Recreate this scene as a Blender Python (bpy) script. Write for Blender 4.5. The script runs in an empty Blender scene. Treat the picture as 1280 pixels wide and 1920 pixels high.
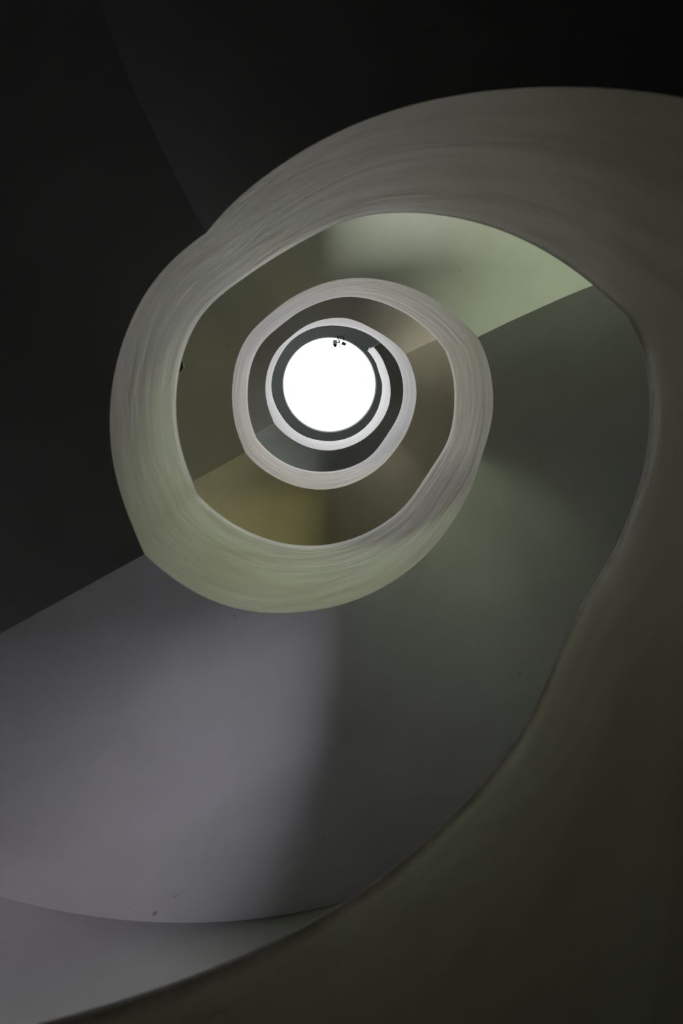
import bpy, bmesh, math
from mathutils import Matrix, Vector

# ------------------------------------------------------------------ camera, sky, exposure
scene = bpy.context.scene
COL = scene.collection
S = 1.0                       # well radius in metres; all plan lengths below are in well radii
GROUND = -0.55                # ground floor level relative to the lens, in well radii

cam_data = bpy.data.cameras.new('camera')
cam_data.sensor_fit = 'VERTICAL'
cam_data.sensor_height = 36.0
cam_data.lens = 24.0
cam_data.clip_start = 0.02
cam_data.dof.use_dof = True
cam_data.dof.focus_distance = 10.0
cam_data.dof.aperture_fstop = 2.8
cam = bpy.data.objects.new('camera', cam_data)
COL.objects.link(cam)
fwd = Vector((0.0263, 0.1986, 0.9797)).normalized()
right = Vector((1, 0, 0)); right = (right - fwd * right.dot(fwd)).normalized()
down = fwd.cross(right)
cam.matrix_world = Matrix(((right.x, -down.x, -fwd.x, -0.131 * S),
                           (right.y, -down.y, -fwd.y, -0.255 * S),
                           (right.z, -down.z, -fwd.z, -GROUND * S),
                           (0, 0, 0, 1)))
scene.camera = cam

SKY = 3.4
world = bpy.data.worlds.new('overcast_sky')
world.use_nodes = True
bg = world.node_tree.nodes['Background']
bg.inputs[0].default_value = (0.97, 0.96, 1.0, 1)
bg.inputs[1].default_value = SKY
scene.world = world

scene.view_settings.view_transform = 'Standard'
scene.view_settings.look = 'None'
scene.view_settings.gamma = 1.0
scene.view_settings.use_curve_mapping = False
scene.view_settings.exposure = 0.0
scene.cycles.use_denoising = True
scene.cycles.adaptive_threshold = 0.02
scene.cycles.max_bounces = 7
scene.cycles.diffuse_bounces = 5

# daylight through the windows at the ends of the landing passages: tint, radiance
DAY = {
    'R0': ((0.87, 0.85, 1.0), 225.0),
    'L1': ((0.92, 1.0, 0.80), 320.0),
    'R1': ((1.0, 0.92, 0.36), 135.0),
    'L2': ((1.0, 0.95, 0.84), 300.0),
    'R2': ((0.88, 1.0, 0.95), 150.0),
}
# smaller windows half way along the flights: angle, sill height above the lens, tint, radiance (, depth)
FLIGHT_DAY = [
    (5.30, 3.95, (0.82, 1.0, 0.64), 32.0),
    (5.30, 7.80, (1.0, 0.94, 0.66), 30.0),
    (1.35, 2.15, (0.90, 0.90, 1.0), 6.0),
    (2.15, 5.80, (1.0, 0.95, 0.55), 12.0),
    (2.15, 9.70, (0.9, 1.0, 0.92), 14.0),
    (3.60, 12.80, (0.88, 1.0, 1.0), 22.0, 0.3),  # unseen top-floor window added to brighten the ceiling
]

# ------------------------------------------------------------------ stair profile
# (angle, height, radius, sharp): lower and upper edge of the parapet winding down from the top
BOT =[
    (-0.515,11.804,0.9962,1),(-0.375,11.791,0.9912, 0), (-0.065,11.726,1.0003, 0), (0.280,11.645,1.0066, 0), (0.600,11.643,1.0019, 0), 
(1.100,11.568,0.9958, 0), (1.700,11.305,1.0004, 0), (2.200,10.923,0.9938, 0), (2.635,10.485,1.0088,1),(2.775,10.463,0.9976, 0), 
(3.135,10.408,0.9998, 0), (3.700,10.341,1.0050, 0), (4.050,10.311,0.9913, 0), (4.350,10.094,1.0005, 0), (4.850,9.680,1.0109, 0), 
(5.300,9.241,0.9816, 0), (5.768,8.564,1.0052,1),(5.908,8.521,1.0052, 0), (6.218,8.457,1.0065, 0), (6.563,8.434,0.9980, 0), 
(6.883,8.383,0.9969, 0), (7.383,7.982,0.9953, 0), (7.983,7.407,1.0028, 0), (8.483,6.932,0.9996, 0), 
(8.918,6.534,1.0070,1),(9.058,6.540,0.9968, 0), (9.418,6.540,0.9918, 0), (9.983,6.482,1.0117, 0), (10.333,6.423,0.9944, 0), 
(10.633,6.162,0.9909, 0), (11.133,5.609,1.0015, 0), (11.583,5.084,1.0022, 0), (12.051,4.546,0.9983,1),(12.191,4.557,1.0038, 0), 
(12.501,4.588,1.0042, 0), (12.846,4.616,0.9916, 0), (13.166,4.488,1.0009, 0), (13.666,4.057,0.9945, 0), (14.266,3.505,0.9951, 0), 
(14.766,3.084,1.0121, 0), (15.201,2.769,1.0007,1),(15.341,2.785,0.9930, 0), (15.701,2.815,1.0012, 0), (16.266,2.863,1.0136, 0), 
(16.640,2.862,0.9912,1), (16.916,2.603,0.9911, 0), (17.416,2.067,0.9987, 0), (17.866,1.559,1.0029, 0), (18.335,1.030,0.9832,1) ]
TOP =[
    (-0.470,13.430,0.9892,1),(-0.330,13.472,0.9797, 0), (-0.020,13.450,1.0047, 0), (0.280,13.372,1.0019, 0), (0.600,13.239,1.0025, 0), 
(1.100,13.087,1.0029, 0), (1.700,12.871,0.9932, 0), (2.200,12.544,1.0014, 0), (2.655,12.174,0.9946,1),(2.795,12.045,0.9993, 0), 
(3.155,11.750,1.0087, 0), (3.700,11.439,0.9930, 0), (4.050,11.316,1.0061, 0), (4.350,11.230,1.0034, 0), (4.850,11.011,0.9924, 0), 
(5.300,10.588,0.9978, 0), (5.813,9.930,1.0000,1),(5.953,9.909,1.0048, 0), (6.263,9.888,1.0062, 0), (6.563,9.906,1.0013, 0), 
(6.883,9.870,0.9874, 0), (7.383,9.380,1.0067, 0), (7.983,8.778,0.9958, 0), (8.483,8.259,1.0016, 0), 
(8.938,7.804,1.0054,1),(9.078,7.835,0.9994, 0), (9.438,7.900,0.9914, 0), (9.983,7.941,1.0118, 0), (10.333,7.932,0.9891, 0), 
(10.633,7.646,0.9882, 0), (11.133,7.041,1.0073, 0), (11.583,6.511,0.9991, 0), (12.096,5.922,1.0001,1),(12.236,5.937,1.0013, 0), 
(12.546,5.976,0.9990, 0), (12.846,6.010,1.0093, 0), (13.166,5.976,0.9893, 0), (13.666,5.535,0.9984, 0), (14.266,4.959,1.0035, 0), 
(14.766,4.507,0.9989, 0), (15.221,4.110,1.0030,1),(15.361,4.111,0.9932, 0), (15.721,4.109,0.9974, 0), (16.266,4.125,1.0152, 0), 
(16.616,4.202,0.9946, 0), (16.916,3.989,0.9724, 0), (17.416,3.454,1.0036, 0), (17.866,2.942,1.0039, 0), 
(18.380,2.369,0.9919,1),(18.520,2.373,1.0088, 0), (18.830,2.392,1.0081, 0), (19.130,2.419,1.0059, 0), (19.450,2.375,0.9879, 0), 
(19.950,1.947,0.9971, 0), (20.550,1.410,1.0043, 0), (21.050,0.974,0.9975, 0), (21.505,0.577,0.9830,1) ]


def pchip(pts, col):
    """smooth monotone interpolation, broken at the sharp knots"""
    pieces, cur = [], []
    for i, p in enumerate(pts):
        cur.append(p)
        if p[3] and len(cur) > 1:
            pieces.append(cur); cur = [p]
    if len(cur) > 1:
        pieces.append(cur)
    fns = []
    for pc in pieces:
        x = [p[0] for p in pc]; y = [p[col] for p in pc]; n = len(x)
        h = [x[i + 1] - x[i] for i in range(n - 1)]
        d = [(y[i + 1] - y[i]) / h[i] for i in range(n - 1)]
        m = [d[0]] + [0.0] * (n - 2) + [d[-1]]
        for i in range(1, n - 1):
            if d[i - 1] * d[i] > 0:
                w1 = 2 * h[i] + h[i - 1]; w2 = h[i] + 2 * h[i - 1]
                m[i] = (w1 + w2) / (w1 / d[i - 1] + w2 / d[i])
        fns.append((x, y, h, m))

    def f(t):
        pc = fns[0]
        for q in fns:
            if t >= q[0][0]:
                pc = q
        x, y, h, m = pc
        if t <= x[0]:
            return y[0]
        if t >= x[-1]:
            return y[-1] + m[-1] * (t - x[-1])
        i = 0
        while i < len(h) - 1 and t > x[i + 1]:
            i += 1
        s = (t - x[i]) / h[i]
        return (y[i] * (1 + 2 * s) * (1 - s) ** 2 + h[i] * m[i] * s * (1 - s) ** 2
                + y[i + 1] * s * s * (3 - 2 * s) + h[i] * m[i + 1] * s * s * (s - 1))
    return f


TAU = 2 * math.pi
# the last half turn of the lower edge runs on below the frame down to the ground
last = BOT[-1]
for a, z in ((0.14, 1.03), (0.45, 1.03), (0.72, 1.02), (1.05, 0.96), (1.6, 0.55), (2.2, 0.02), (2.7, -0.42), (3.17, -0.79)):
    BOT.append((last[0] + a, z, 1.0, 0))
zb = pchip(BOT, 1); rb = pchip(BOT, 2)
zt = pchip(TOP, 1); rt = pchip(TOP, 2)
K_END, K_STOP = -0.77, 21.45
SLAB = 0.24
R_OUT = 3.0
Z_CEIL = 15.251
R_SKY = 1.029


def P(r, a, z):
    return (S * r * math.cos(a), S * r * math.sin(a), S * (z - GROUND))


# ------------------------------------------------------------------ materials
def nodes(name):
    m = bpy.data.materials.new(name); m.use_nodes = True
    nt = m.node_tree
    return m, nt, nt.nodes['Principled BSDF']


def new(nt, kind, **kw):
    n = nt.nodes.new(kind)
    for k, v in kw.items():
        setattr(n, k, v)
    return n


def ramp(nt, src, stops):
    r = new(nt, 'ShaderNodeValToRGB')
    els = r.color_ramp.elements
    while len(els) < len(stops):
        els.new(0.5)
    for e, (p, c) in zip(els, stops):
        e.position = p; e.color = (*c, 1)
    nt.links.new(src, r.inputs[0])
    return r.outputs[0]


def mix(nt, a, b, fac, mode='MIX'):
    n = new(nt, 'ShaderNodeMix', data_type='RGBA', blend_type=mode)
    for sock, v in ((n.inputs[6], a), (n.inputs[7], b), (n.inputs[0], fac)):
        if hasattr(v, 'is_linked'):
            nt.links.new(v, sock)
        elif isinstance(v, (int, float)):
            sock.default_value = v
        else:
            sock.default_value = (*v, 1)
    return n.outputs[2]


def noise(nt, vec, scale, detail=3.0, rough=0.5, dist=0.0):
    n = new(nt, 'ShaderNodeTexNoise')
    n.inputs['Scale'].default_value = scale
    n.inputs['Detail'].default_value = detail
    n.inputs['Roughness'].default_value = rough
    n.inputs['Distortion'].default_value = dist
    nt.links.new(vec, n.inputs['Vector'])
    return n.outputs[0]


def mapping(nt, vec, scale=(1, 1, 1), rot=(0, 0, 0)):
    n = new(nt, 'ShaderNodeMapping')
    n.inputs['Scale'].default_value = scale
    n.inputs['Rotation'].default_value = rot
    nt.links.new(vec, n.inputs['Vector'])
    return n.outputs[0]


def paint_soffit(name, color, rough=0.75):
    """flat painted concrete with faint trowel clouds and small specks of dirt"""
    m, nt, b = nodes(name)
    tc = new(nt, 'ShaderNodeTexCoord').outputs['Object']
    cloud = ramp(nt, noise(nt, mapping(nt, tc, (1, 1, 0.4)), 2.2, 4, 0.55, 0.6), [(0.3, (0.90, 0.90, 0.90)), (0.7, (1, 1, 1))])
    c = mix(nt, color, cloud, 1.0, 'MULTIPLY')
    speck = ramp(nt, noise(nt, tc, 13.0, 2, 0.5), [(0.75, (0, 0, 0)), (0.79, (1, 1, 1))])
    c = mix(nt, c, (0.16, 0.14, 0.12), mix(nt, (0, 0, 0), speck, 0.55))
    nt.links.new(c, b.inputs['Base Color'])
    b.inputs['Roughness'].default_value = rough
    bump = new(nt, 'ShaderNodeBump'); bump.inputs['Strength'].default_value = 0.10
    bump.inputs['Distance'].default_value = 0.02
    nt.links.new(noise(nt, tc, 5.0, 4, 0.6), bump.inputs['Height'])
    nt.links.new(bump.outputs[0], b.inputs['Normal'])
    return m


def paint_parapet(name, color, rim, width, fine, shade, rough=0.42):
    """trowelled gloss paint: long streaks that follow the winding of the band"""
    m, nt, b = nodes(name)
    uv = new(nt, 'ShaderNodeUVMap').outputs[0]
    long_ = mapping(nt, uv, (0.8, fine, 1), (0, 0, math.radians(-12)))
    streak = noise(nt, long_, 1.3, 4, 0.55, 1.4)
    broad = noise(nt, mapping(nt, uv, (0.8, 1.7, 1), (0, 0, math.radians(-14))), 1.5, 3, 0.5, 0.4)
    c = mix(nt, color, ramp(nt, streak, [(0.36, shade), (0.60, (1, 1, 1))]), 1.0, 'MULTIPLY')
    c = mix(nt, c, ramp(nt, broad, [(0.3, (0.88, 0.88, 0.86)), (0.65, (1, 1, 1))]), 1.0, 'MULTIPLY')
    scuff = ramp(nt, noise(nt, mapping(nt, uv, (9, 11, 1)), 1.0, 4, 0.6), [(0.755, (0, 0, 0)), (0.79, (1, 1, 1))])
    c = mix(nt, c, (0.13, 0.11, 0.09), mix(nt, (0, 0, 0), scuff, 0.45))
    # brown worn line along the rim (v = distance below the rim in metres)
    sep = new(nt, 'ShaderNodeSeparateXYZ'); nt.links.new(uv, sep.inputs[0])
    wob = new(nt, 'ShaderNodeMath', operation='MULTIPLY_ADD')
    nt.links.new(noise(nt, mapping(nt, uv, (5, 5, 1)), 2.0, 4, 0.6), wob.inputs[0])
    wob.inputs[1].default_value = -0.05
    nt.links.new(sep.outputs[1], wob.inputs[2])
    worn = ramp(nt, wob.outputs[0], [(0.0, (1, 1, 1)), (width, (0, 0, 0))])
    c = mix(nt, c, (0.17, 0.115, 0.07), mix(nt, (0, 0, 0), worn, rim))
    nt.links.new(c, b.inputs['Base Color'])
    b.inputs['Roughness'].default_value = rough
    b.inputs['Specular IOR Level'].default_value = 0.45
    bump = new(nt, 'ShaderNodeBump'); bump.inputs['Strength'].default_value = 0.2
    bump.inputs['Distance'].default_value = 0.03
    add = new(nt, 'ShaderNodeMath', operation='ADD')
    nt.links.new(streak, add.inputs[0]); nt.links.new(broad, add.inputs[1])
    nt.links.new(add.outputs[0], bump.inputs['Height'])
    nt.links.new(bump.outputs[0], b.inputs['Normal'])
    return m


def plain(name, color, rough=0.5, metal=0.0):
    m, nt, b = nodes(name)
    tc = new(nt, 'ShaderNodeTexCoord').outputs['Object']
    cl = ramp(nt, noise(nt, tc, 6.0, 3), [(0.3, tuple(x * 0.88 for x in color)), (0.7, color)])
    nt.links.new(cl, b.inputs['Base Color'])
    b.inputs['Roughness'].default_value = rough
    b.inputs['Metallic'].default_value = metal
    return m


def lit_pane(name, tint, power):
    m, nt, b = nodes(name)
    b.inputs['Base Color'].default_value = (0.8, 0.8, 0.8, 1)
    b.inputs['Roughness'].default_value = 0.3
    b.inputs['Emission Color'].default_value = (*tint, 1)
    b.inputs['Emission Strength'].default_value = power
    return m


def clear_glass(name):
    m, nt, b = nodes(name)
    tr = new(nt, 'ShaderNodeBsdfTransparent'); tr.inputs[0].default_value = (0.97, 0.98, 0.98, 1)
    gl = new(nt, 'ShaderNodeBsdfGlossy'); gl.inputs['Roughness'].default_value = 0.05
    fr = new(nt, 'ShaderNodeMixShader'); fr.inputs[0].default_value = 0.05
    nt.links.new(tr.outputs[0], fr.inputs[1]); nt.links.new(gl.outputs[0], fr.inputs[2])
    nt.links.new(fr.outputs[0], nt.nodes['Material Output'].inputs[0])
    return m


def translucent(name, color):
    m, nt, b = nodes(name)
    b.inputs['Base Color'].default_value = (*color, 1)
    b.inputs['Roughness'].default_value = 0.4
    tl = new(nt, 'ShaderNodeBsdfTranslucent'); tl.inputs[0].default_value = (*color, 1)
    mx = new(nt, 'ShaderNodeMixShader'); mx.inputs[0].default_value = 0.6
    nt.links.new(b.outputs[0], mx.inputs[1]); nt.links.new(tl.outputs[0], mx.inputs[2])
    nt.links.new(mx.outputs[0], nt.nodes['Material Output'].inputs[0])
    return m


WHITE = (0.80, 0.77, 0.69)
M = {
    'soffit': paint_soffit('soffit_paint', (0.74, 0.735, 0.72)),
    'ceiling': paint_soffit('ceiling_paint', (0.74, 0.78, 0.78)),
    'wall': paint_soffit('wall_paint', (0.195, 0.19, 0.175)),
    'parapet': paint_parapet('parapet_paint', WHITE, 0.6, 0.012, 3.8, (0.70, 0.65, 0.58)),
    'parapet_worn': paint_parapet('worn_parapet_paint', WHITE, 0.95, 0.045, 2.2, (0.86, 0.84, 0.80)),
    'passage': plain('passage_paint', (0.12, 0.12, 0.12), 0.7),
    'step': plain('dark_granite_treads', (0.08, 0.08, 0.075), 0.5),
    'floor': plain('dark_stone_floor', (0.05, 0.05, 0.05), 0.5),
    'frame': plain('window_frame_paint', (0.55, 0.55, 0.55), 0.4),
    'curb': plain('skylight_curb_metal', (0.42, 0.43, 0.44), 0.45, 0.2),
    'glass': clear_glass('skylight_glass'),
    'black': plain('black_plastic', (0.012, 0.012, 0.014), 0.3),
    'dark': plain('dark_grey_plastic', (0.05, 0.045, 0.06), 0.45),
    'grey': plain('mid_grey_plastic', (0.16, 0.15, 0.19), 0.45),
    'white': translucent('white_plastic_bloom', (0.9, 0.9, 0.94)),  # translucency put in to imitate lens bloom on the white housing
}


# ------------------------------------------------------------------ mesh helpers
def obj(name, verts, faces, mat, parent=None, smooth=True, uvs=None, label=None, cat=None, kind=None, group=None):
    me = bpy.data.meshes.new(name)
    me.from_pydata(verts, [], faces)
    if uvs:
        lay = me.uv_layers.new(name='UVMap')
        for lp in me.loops:
            lay.data[lp.index].uv = uvs[lp.vertex_index]
    me.materials.append(mat)
    if smooth:
        me.polygons.foreach_set('use_smooth', [True] * len(me.polygons))
    me.update()
    o = bpy.data.objects.new(name, me)
    COL.objects.link(o)
    o.parent = parent
    tag(o, label, cat, kind, group)
    return o


def tag(o, label=None, cat=None, kind=None, group=None):
    for k, v in (('label', label), ('category', cat), ('kind', kind), ('group', group)):
        if v:
            o[k] = v


def empty(name, loc, label=None, cat=None, kind=None, group=None):
    o = bpy.data.objects.new(name, None)
    o.empty_display_size = 0.1
    COL.objects.link(o); o.location = loc
    tag(o, label, cat, kind, group)
    return o


def grid(rows):
    """rows of points -> verts, quad faces"""
    n = len(rows[0]); v = [p for r in rows for p in r]; f = []
    for i in range(len(rows) - 1):
        for j in range(n - 1):
            a = i * n + j
            f.append((a, a + 1, a + n + 1, a + n))
    return v, f


def frange(a, b, step):
    n = max(1, int(math.ceil((b - a) / step)))
    return [a + (b - a) * i / n for i in range(n + 1)]


# ------------------------------------------------------------------ the setting
def wall_outer(holes):
    """round outer wall with passage openings; holes = (a0, a1, z0, z1)"""
    angs = set(round(a, 4) for a in frange(0, TAU, TAU / 180)[:-1])
    zs = {GROUND, Z_CEIL}
    for a0, a1, z0, z1 in holes:
        for a in [x for x in angs if a0 < x < a1 or a0 < x - TAU < a1]:
            pass
        angs.add(round(a0 % TAU, 4)); angs.add(round(a1 % TAU, 4)); zs.add(z0); zs.add(z1)
    angs = sorted(angs); zs = sorted(zs)
    n = len(angs); v = []; f = []
    idx = {}

    def vert(i, k, r):
        key = (i % n, k, r)
        if key not in idx:
            idx[key] = len(v); v.append(P(r, angs[i % n], zs[k]))
        return idx[key]

    def is_hole(i, k):
        am = angs[i] + (((angs[(i + 1) % n] - angs[i]) % TAU) / 2); zm = (zs[k] + zs[k + 1]) / 2
        for a0, a1, z0, z1 in holes:
            if z0 < zm < z1 and any(a0 < am + s < a1 for s in (-TAU, 0, TAU)):
                return True
        return False
    r2 = R_OUT + 0.25
    for i in range(n):
        for k in range(len(zs) - 1):
            if is_hole(i, k):
                continue
            f.append((vert(i, k, R_OUT), vert(i, k + 1, R_OUT), vert(i + 1, k + 1, R_OUT), vert(i + 1, k, R_OUT)))
            f.append((vert(i, k, r2), vert(i + 1, k, r2), vert(i + 1, k + 1, r2), vert(i, k + 1, r2)))
            for di, e in ((-1, 0), (1, 1)):
                if is_hole((i + di) % n, k):
                    f.append((vert(i + e, k, R_OUT), vert(i + e, k, r2), vert(i + e, k + 1, r2), vert(i + e, k + 1, R_OUT)))
            for dk, e in ((-1, 0), (1, 1)):
                if 0 <= k + dk < len(zs) - 1 and is_hole(i, k + dk):
                    f.append((vert(i, k + e, R_OUT), vert(i + 1, k + e, R_OUT), vert(i + 1, k + e, r2), vert(i, k + e, r2)))
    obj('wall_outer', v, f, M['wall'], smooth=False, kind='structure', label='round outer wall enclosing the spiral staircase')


DOORS = [  # key, centre angle, floor level
    ('R0', 0.42, 1.04 + SLAB), ('L1', math.pi + 0.55, 2.84 + SLAB), ('R1', 0.42, 4.59 + SLAB),
    ('L2', math.pi + 0.55, 6.50 + SLAB), ('R2', 0.42, 8.44 + SLAB)]
D_W, D_H, D_L = 0.22, 2.05, 3.0
D_DIR = {'R': math.radians(160), 'L': math.radians(344)}     # heading of the passages towards the well
FW_H = 0.5
HEAD = {'R0': 1.76, 'L1': 2.2}                               # lintel heights shaped to set where the window light falls
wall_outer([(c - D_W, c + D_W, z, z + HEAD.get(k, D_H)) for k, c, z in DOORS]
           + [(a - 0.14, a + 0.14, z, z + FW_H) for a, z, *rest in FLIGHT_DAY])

for num, (key, c, z) in enumerate(DOORS):
    # passage leading off the landing: floor, two sides and ceiling, closed by a lit window
    a0, a1, dh = c - D_W, c + D_W, HEAD.get(key, D_H)
    u = Vector((math.cos(D_DIR[key[0]]), math.sin(D_DIR[key[0]]), 0))
    c0 = Vector(P(R_OUT + 0.25, a0, z)); c1 = Vector(P(R_OUT + 0.25, a1, z))
    back = u * (-S * D_L)
    up = Vector((0, 0, S * dh))
    far0 = c0 + back
    far1 = c1 + back
    far1 = far0 + (far1 - far0) - u * (far1 - far0).dot(u)       # end wall square to the passage
    near = [c0, c1, c1 + up, c0 + up, c0]
    far = [far0, far1, far1 + up, far0 + up, far0]
    vs, fs = grid([[tuple(p) for p in near], [tuple(p) for p in far]])
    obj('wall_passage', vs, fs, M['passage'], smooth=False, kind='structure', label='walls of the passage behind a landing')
    mid = (far0 + far1) / 2
    w = empty('window_%d' % (num + 2), mid, kind='structure', label='lit window closing the passage behind a landing')
    side = (far1 - far0); half = side.length / 2; side.normalize()
    H = S * dh
    fr, ff = [], []

    def bar(x0, x1, y0, y1, d0, d1):
        k = len(fr)
        for d in (d0, d1):
            for x, y in ((x0, y0), (x1, y0), (x1, y1), (x0, y1)):
                fr.append(tuple(side * x + Vector((0, 0, y)) + u * d))
        for q in ((0, 1, 2, 3), (7, 6, 5, 4), (0, 4, 5, 1), (1, 5, 6, 2), (2, 6, 7, 3), (3, 7, 4, 0)):
            ff.append(tuple(k + x for x in q))
    t = 0.05
    SILL = S * (1.1 if key == 'R0' else 1.35)  # sill raised to keep window light off the landing soffits
    bw = [tuple(side * x + Vector((0, 0, y)) + u * 0.01) for x, y in ((-half, 0), (half, 0), (half, SILL), (-half, SILL))]
    obj('sill_wall', bw, [(0, 1, 2, 3)], M['passage'], w, smooth=False)
    for x0, x1, y0, y1 in ((-half, -half + t, SILL, H), (half - t, half, SILL, H), (-half + t, half - t, SILL - t, SILL), (-half + t, half - t, H - t, H), (-t / 2, t / 2, SILL, H - t)):
        bar(x0, x1, y0, y1, 0, 0.05)
    obj('frame', fr, ff, M['frame'], w, smooth=False)
    tint, power = DAY[key]
    pv = [tuple(side * x + Vector((0, 0, y)) + u * 0.02) for x, y in ((-half, SILL), (half, SILL), (half, H), (-half, H))]
    obj('pane', pv, [(0, 1, 2, 3)], lit_pane('window_daylight', tint, power), w, smooth=False)

for num, (a, z, tint, power, *deep) in enumerate(FLIGHT_DAY):
    FW_D = deep[0] if deep else 0.7                          # reveal depth shaped to cut light slanting downward
    w = empty('window_%d' % (num + 7), P(R_OUT + FW_D - 0.03, a, z), kind='structure', label='unseen lit window in the outer wall')
    fr, ff = [], []

    def bar(x0, x1, y0, y1, d0, d1):
        k = len(fr)
        for r in (d0, d1):
            for x, y in ((x0, y0), (x1, y0), (x1, y1), (x0, y1)):
                fr.append(tuple(Vector(P(r, a + x, z + y)) - w.location))
        for q in ((0, 1, 2, 3), (7, 6, 5, 4), (0, 4, 5, 1), (1, 5, 6, 2), (2, 6, 7, 3), (3, 7, 4, 0)):
            ff.append(tuple(k + x for x in q))
    for x0, x1, y0, y1 in ((-.14, -.126, 0, FW_H), (.126, .14, 0, FW_H), (-.126, .126, 0, .045), (-.126, .126, FW_H - .045, FW_H), (-.007, .007, .045, FW_H - .045)):
        bar(x0, x1, y0, y1, R_OUT + FW_D - 0.06, R_OUT + FW_D)
    obj('frame', fr, ff, M['frame'], w, smooth=False)
    pv = [tuple(Vector(P(R_OUT + FW_D - 0.03, a + x, z + y)) - w.location) for x, y in ((-.14, 0), (.14, 0), (.14, FW_H), (-.14, FW_H))]
    obj('pane', pv, [(0, 1, 2, 3)], lit_pane('window_daylight', tint, power), w, smooth=False)
    ring = [(-.14, 0), (.14, 0), (.14, FW_H), (-.14, FW_H), (-.14, 0)]
    vs, fs = grid([[tuple(Vector(P(r, a + x, z + y)) - w.location) for x, y in ring] for r in (R_OUT + 0.25, R_OUT + FW_D)])
    obj('reveal', vs, fs, M['passage'], w, smooth=False)

# ground floor
ring = [P(R_OUT + 0.25, a, GROUND) for a in frange(0, TAU, TAU / 96)[:-1]]
nb = len(ring)
obj('floor', ring + [(x, y, z - 0.2) for x, y, z in ring],
    [tuple(range(nb)), tuple(range(2 * nb - 1, nb - 1, -1))] + [(i, i + nb, (i + 1) % nb + nb, (i + 1) % nb) for i in range(nb)],
    M['floor'], smooth=False, kind='structure', label='dark stone ground floor of the stairwell')

# flat ceiling with the round skylight opening
A = frange(0, TAU, TAU / 160)
prof = [(R_SKY, Z_CEIL + 0.28), (R_SKY, Z_CEIL), (1.6, Z_CEIL), (2.3, Z_CEIL), (R_OUT + 0.25, Z_CEIL), (R_OUT + 0.25, Z_CEIL + 0.28), (R_SKY, Z_CEIL + 0.28)]
vs, fs = grid([[P(r, a, h) for r, h in prof] for a in A])
obj('ceiling', vs, fs, M['ceiling'], smooth=False, kind='structure', label='grey ceiling slab around the round skylight')

sk = empty('window_1', P(0, 0, Z_CEIL + 0.28), kind='structure', label='round blown-out white skylight at the top of the stairwell')
o0 = sk.location
prof = [(R_SKY + 0.0, 0.0), (R_SKY + 0.0, 0.16), (R_SKY + 0.10, 0.16), (R_SKY + 0.10, 0.0)]
vs, fs = grid([[tuple(Vector((S * r * math.cos(a), S * r * math.sin(a), S * h))) for r, h in prof + prof[:1]] for a in A])
obj('curb', vs, fs, M['curb'], sk, smooth=False)
rows = []
for i in range(9):
    t = i / 8 * math.pi / 2
    rows.append([(S * (R_SKY + 0.03) * math.cos(t) * math.cos(a), S * (R_SKY + 0.03) * math.cos(t) * math.sin(a), S * (0.162 + 0.25 * math.sin(t))) for a in A])
vs, fs = grid(rows)
obj('dome', vs, fs, M['glass'], sk)
pl = bpy.data.lights.new('skylight_portal', 'AREA'); pl.shape = 'DISK'; pl.size = 2 * S * R_SKY
pl.cycles.is_portal = True
po = bpy.data.objects.new('skylight_portal', pl); COL.objects.link(po); po.location = P(0, 0, Z_CEIL + 0.27)

# ------------------------------------------------------------------ the staircase
stair = empty('spiral_staircase', P(0, 0, GROUND), 'white spiral staircase winding up around an open round well', 'staircase')
base = Vector(stair.location)


def Q(r, a, z):
    return tuple(Vector(P(r, a, z)) - base)


def end_angle(r):
    return -0.52 - math.asin(0.246 / r)


# breaks between landings and flights, from the top landing down to the ground
breaks = [K_END]
for n in range(4):
    breaks += [0.45 + n * TAU, 2.635 + n * TAU, 4.18 + n * TAU, 5.768 + n * TAU]
breaks = [16.64 if abs(b - 16.746) < 0.01 else b for b in breaks if b < 21.3] + [21.2]
SK = []
for n in range(-1, 5):
    SK += [(-0.515 + n * TAU, 0.05), (0.45 + n * TAU, 0.10), (2.635 + n * TAU, 0.0), (4.18 + n * TAU, 0.12)]


def skew(a):
    for (x0, y0), (x1, y1) in zip(SK, SK[1:]):
        if x0 <= a <= x1:
            return y0 + (y1 - y0) * (a - x0) / (x1 - x0)
    return 0.0


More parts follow.
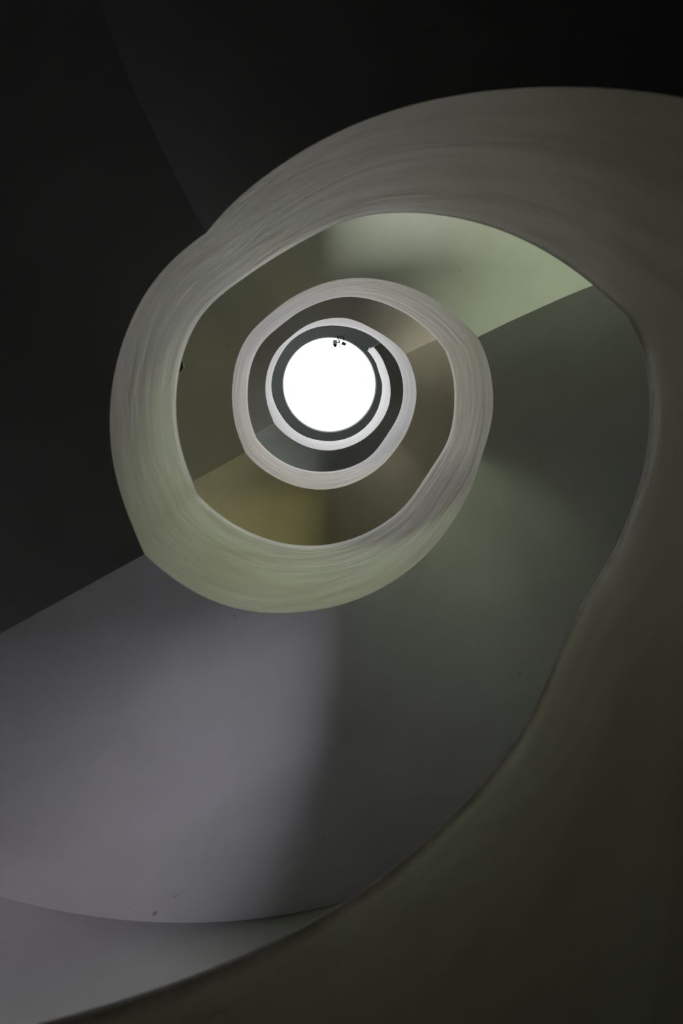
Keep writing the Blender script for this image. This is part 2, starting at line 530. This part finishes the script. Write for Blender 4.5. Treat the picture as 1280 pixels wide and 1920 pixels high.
RR = [0.0, 0.12, 0.3, 0.5, 0.75, 1.0]
for i, (a, b) in enumerate(zip(breaks, breaks[1:])):
    landing = i % 2 == 0
    rows = []
    for t in frange(a, b, 0.025):
        row = []
        for q in RR:
            r = rb(t) + (R_OUT - rb(t)) * q
            ang = t + skew(t) * (r - 1)
            if i == 0:
                e = end_angle(r); u = (t - a) / (b - a)
                ang = e + (b + skew(b) * (r - 1) - e) * u
            row.append(Q(r, ang, max(zb(t), GROUND + 0.005)))
        rows.append(row)
    vs, fs = grid(rows)
    nr = len(RR)
    # walking surface above: level on a landing, steps on a flight
    if landing:
        za = zb((a + b) / 2) + SLAB
        k = len(vs); m = len(rows)
        for row in rows:
            for j, (x, y, z) in enumerate(row):
                g = (1 + 0.06 * S / math.hypot(x, y)) if j == 0 and i > 0 else 1.0     # the slab's top edge lies inside the parapet
                vs.append((x * g, y * g, S * (za - GROUND)))
        fs += [tuple(k + x for x in reversed(q)) for q in grid(rows)[1]]
        for e0 in ((0, m - 1) if i == 0 else ()):
            for j in range(nr - 1):
                q = [e0 * nr + j, e0 * nr + j + 1, k + e0 * nr + j + 1, k + e0 * nr + j]
                n0 = len(vs); vs += [vs[x] for x in q]
                fs.append((n0, n0 + 1, n0 + 2, n0 + 3))
    else:
        top_l = zb((breaks[i - 1] + a) / 2) + SLAB
        low_l = zb((b + breaks[i + 2]) / 2) + SLAB if i + 2 < len(breaks) else GROUND
        ns = 9
        for s in range(ns):
            t0, t1 = a + (b - a) * s / ns, a + (b - a) * (s + 1) / ns
            h0 = top_l + (low_l - top_l) * (s + 0) / ns; h1 = top_l + (low_l - top_l) * (s + 1) / ns
            h1 = max(h1, zb(t0) + 0.06, GROUND + 0.01); h0 = max(h0, h1)
            k = len(vs)
            for t in frange(t0, t1, 0.09):
                for r in (1.06, R_OUT):
                    vs.append(Q(r, t + skew(t) * (r - 1), h1))
            cnt = (len(vs) - k) // 2
            for q in range(cnt - 1):
                fs.append((k + 2 * q, k + 2 * q + 2, k + 2 * q + 3, k + 2 * q + 1))
            k2 = len(vs)
            for h in (h0, h1):
                for r in (1.06, R_OUT):
                    vs.append(Q(r, t0 + skew(t0) * (r - 1), h))
            fs.append((k2, k2 + 1, k2 + 3, k2 + 2))
    o = obj('landing' if landing else 'stair_flight', vs, fs, M['soffit'], stair, smooth=False)
    me = o.data
    nsoff = (len(rows) - 1) * (nr - 1)
    for p in me.polygons:
        p.use_smooth = p.index < nsoff
    me.materials.append(M['step'])
    for p in me.polygons:
        if p.index >= nsoff:
            p.material_index = 1 if abs(p.normal.z) > 0.5 else 0

# parapet: one band per turn, inner face, rounded rim, top and outer face
TH = 0.11
seams = [K_END, 5.79, 12.07, 18.36, K_STOP]
names = ['bright white topmost turn of the parapet under the skylight', 'beige second turn of the parapet',
         'wide pale green third turn of the parapet', 'dark nearest stretch of the parapet']
for (a, b), lab in zip(zip(seams, seams[1:]), names):
    rows = []; uvs = []
    for t in frange(a, b, 0.02):
        r0, h0, r1, h1 = rb(t), zb(t), rt(t), zt(t)
        h0 = max(h0, GROUND + 0.005)
        sec = []
        n = 10
        rim = 0.028
        for i in range(n + 1):
            q = i / n
            hh = h0 + (h1 - rim - h0) * q
            sec.append((r0 + (r1 - r0) * q, hh))
        for i in range(1, 5):
            w = i / 4 * math.pi / 2
            sec.append((r1 + rim - rim * math.cos(w), h1 - rim + rim * math.sin(w)))
        sec += [(r1 + TH - rim, h1), (r1 + TH, h1 - rim), (r1 + TH, h0 + SLAB * 0.8)]
        row = []
        for r, h in sec:
            ang = t
            if t < -0.5 and a < 0:
                e = end_angle(r); u = (t - K_END) / (-0.5 - K_END)
                ang = e + (-0.5 - e) * u
            row.append(Q(r, ang, h)); uvs.append((S * t, S * (h1 - h)))
        rows.append(row)
    vs, fs = grid(rows)
    nr = len(rows[0])
    if a == K_END:
        fs.append(tuple(range(nr)))
    obj('parapet', vs, fs, M['parapet_worn' if b > 13 else 'parapet'], stair, uvs=uvs, label=lab)


# guard wall closing the open end of the top landing, leaning a little over the edge
ed = Vector((math.cos(-0.52), math.sin(-0.52), 0)); en = Vector((ed.y, -ed.x, 0))
if en.dot(Vector((1, 0, 0))) > 0:
    en = -en                                            # points away from the landing
vs = []
z0, z1 = zb(-0.5), zt(-0.45)
for thick in (0.0, -0.07):
    for h, lean in ((z0, 0.0), (z1, 0.026)):
        for along in (0.99, 2.95):
            p = ed * along + en * (0.246 + lean + thick)
            vs.append(tuple(Vector((S * p.x, S * p.y, S * (h - GROUND))) - base))
obj('end_parapet', vs, [(0, 1, 3, 2), (5, 4, 6, 7), (0, 4, 5, 1), (2, 3, 7, 6), (0, 2, 6, 4), (1, 5, 7, 3)], M['parapet'], stair, smooth=False, uvs=[(0.4, 0.5 + 0.1 * i) for i in range(8)],
    label='white guard wall closing the end of the top landing')

# ------------------------------------------------------------------ small things
def tube(pts, rad, loc, n=8):
    pts = [Vector(p) - loc for p in pts]
    # Catmull-Rom through the points
    fine = []
    for i in range(len(pts) - 1):
        p0, p1, p2, p3 = pts[max(i - 1, 0)], pts[i], pts[i + 1], pts[min(i + 2, len(pts) - 1)]
        for k in range(6):
            t = k / 6
            fine.append(0.5 * ((2 * p1) + (p2 - p0) * t + (2 * p0 - 5 * p1 + 4 * p2 - p3) * t * t + (3 * p1 - p0 - 3 * p2 + p3) * t ** 3))
    fine.append(pts[-1])
    v, f = [], []
    for i, p in enumerate(fine):
        d = (fine[min(i + 1, len(fine) - 1)] - fine[max(i - 1, 0)]).normalized()
        x = d.orthogonal().normalized(); y = d.cross(x)
        for k in range(n):
            w = TAU * k / n
            v.append(tuple(p + (x * math.cos(w) + y * math.sin(w)) * rad))
    for i in range(len(fine) - 1):
        for k in range(n):
            f.append((i * n + k, i * n + (k + 1) % n, (i + 1) * n + (k + 1) % n, (i + 1) * n + k))
    f.append(tuple(reversed(range(n)))); f.append(tuple(range(len(v) - n, len(v))))
    return v, f


def box(size, loc, rot=(0, 0, 0), bevel=0.006):
    bm = bmesh.new()
    bmesh.ops.create_cube(bm, size=1)
    bmesh.ops.scale(bm, vec=size, verts=bm.verts)
    bmesh.ops.bevel(bm, geom=list(bm.edges), offset=bevel, segments=2, affect='EDGES')
    from mathutils import Euler
    bm.transform(Matrix.Translation(loc) @ Euler(rot).to_matrix().to_4x4())
    bm.verts.index_update()
    v = [tuple(q.co) for q in bm.verts]; f = [tuple(q.index for q in p.verts) for p in bm.faces]
    bm.free()
    return v, f


def lathe(sec, loc, n=24):
    v, f = [], []
    for r, h in sec:
        for k in range(n):
            w = TAU * k / n
            v.append((loc[0] + r * math.cos(w), loc[1] + r * math.sin(w), loc[2] + h))
    for i in range(len(sec) - 1):
        for k in range(n):
            f.append((i * n + k, i * n + (k + 1) % n, (i + 1) * n + (k + 1) % n, (i + 1) * n + k))
    f.append(tuple(range(n))); f.append(tuple(reversed(range(len(v) - n, len(v)))))
    return v, f


def C(x, y, z):                       # plan position in well radii, height above the lens
    return Vector((S * x, S * y, S * (z - GROUND)))


dev = empty('security_camera', C(0.17, -1.06, Z_CEIL), 'small white camera box with a round black lens hanging inside the skylight rim', 'camera')
L = dev.location
obj('bracket', *tube([C(0.17, -1.06, Z_CEIL), C(0.185, -0.985, 15.19), C(0.213, -0.922, 15.15), C(0.15, -0.905, 15.13)], 0.011, L), M['dark'], dev)
obj('housing', *box((0.076, 0.105, 0.11), C(0.115, -0.905, 15.10) - L, (0, 0, math.radians(4)), 0.008), M['white'], dev)
obj('visor', *box((0.09, 0.12, 0.012), C(0.115, -0.905, 15.163) - L, (0, 0, math.radians(4)), 0.003), M['white'], dev)
barrel = obj('lens', *lathe([(0.024, 0.06), (0.031, 0.055), (0.031, 0.0), (0.026, -0.006), (0.022, 0.0)], C(0.118, -0.843, 15.0) - L), M['black'], dev)
obj('lens_stem', *tube([C(0.118, -0.843, 15.05), C(0.118, -0.86, 15.08)], 0.016, L), M['black'], dev)
obj('cable', *tube([C(0.25, -1.06, Z_CEIL), C(0.222, -0.965, 15.2), C(0.218, -0.91, 15.13), C(0.236, -0.868, 15.09), C(0.222, -0.825, 15.06), C(0.207, -0.80, 15.05)], 0.007, L), M['black'], dev)
obj('cable', *tube([C(0.20, -0.93, 15.15), C(0.191, -0.9, 15.11), C(0.188, -0.85, 15.07), C(0.186, -0.801, 15.05)], 0.006, L), M['dark'], dev)
cord = obj('cord', *tube([C(0.085, -0.90, 15.06), C(0.06, -0.85, 15.05), C(0.051, -0.806, 15.05)], 0.003, L), M['white'], dev)
obj('plug', *box((0.016, 0.026, 0.016), C(0.051, -0.802, 15.045) - L, bevel=0.003), M['dark'], cord)

jb = empty('junction_box', C(0.30, -1.03, Z_CEIL), 'small dark grey rectangular box fixed to the skylight rim beside the camera', 'box')
L = jb.location
tilt = math.radians(17)
obj('body', *box((0.094, 0.056, 0.05), C(0.304, -0.887, 15.1) - L, (0, 0, tilt), 0.005), M['dark'], jb)
obj('cover', *box((0.08, 0.036, 0.01), C(0.304, -0.890, 15.071) - L, (0, 0, tilt), 0.003), M['grey'], jb)
obj('lip', *box((0.096, 0.012, 0.02), C(0.296, -0.861, 15.07) - L, (0, 0, tilt), 0.003), M['black'], jb)
obj('bracket', *tube([C(0.30, -1.04, Z_CEIL), C(0.305, -0.97, 15.2), C(0.306, -0.90, 15.13)], 0.009, L), M['dark'], jb)

ka = 3.431 + 2 * TAU  # unidentified dark spot on the rim, given a rounded solid form
kz = zt(ka)
kn = empty('rim_blob', C(1.05 * math.cos(ka), 1.05 * math.sin(ka), kz + 0.002), 'small dark unidentified blob on the rim of the pale green parapet turn', 'knob')
obj('cap', *lathe([(0.020, 0.02), (0.036, 0.035), (0.044, 0.065), (0.040, 0.095), (0.022, 0.115), (0.004, 0.12)], (0, 0, 0)), M['black'], kn)
obj('base', *lathe([(0.030, 0.0), (0.030, 0.012), (0.020, 0.022)], (0, 0, 0)), M['dark'], kn)
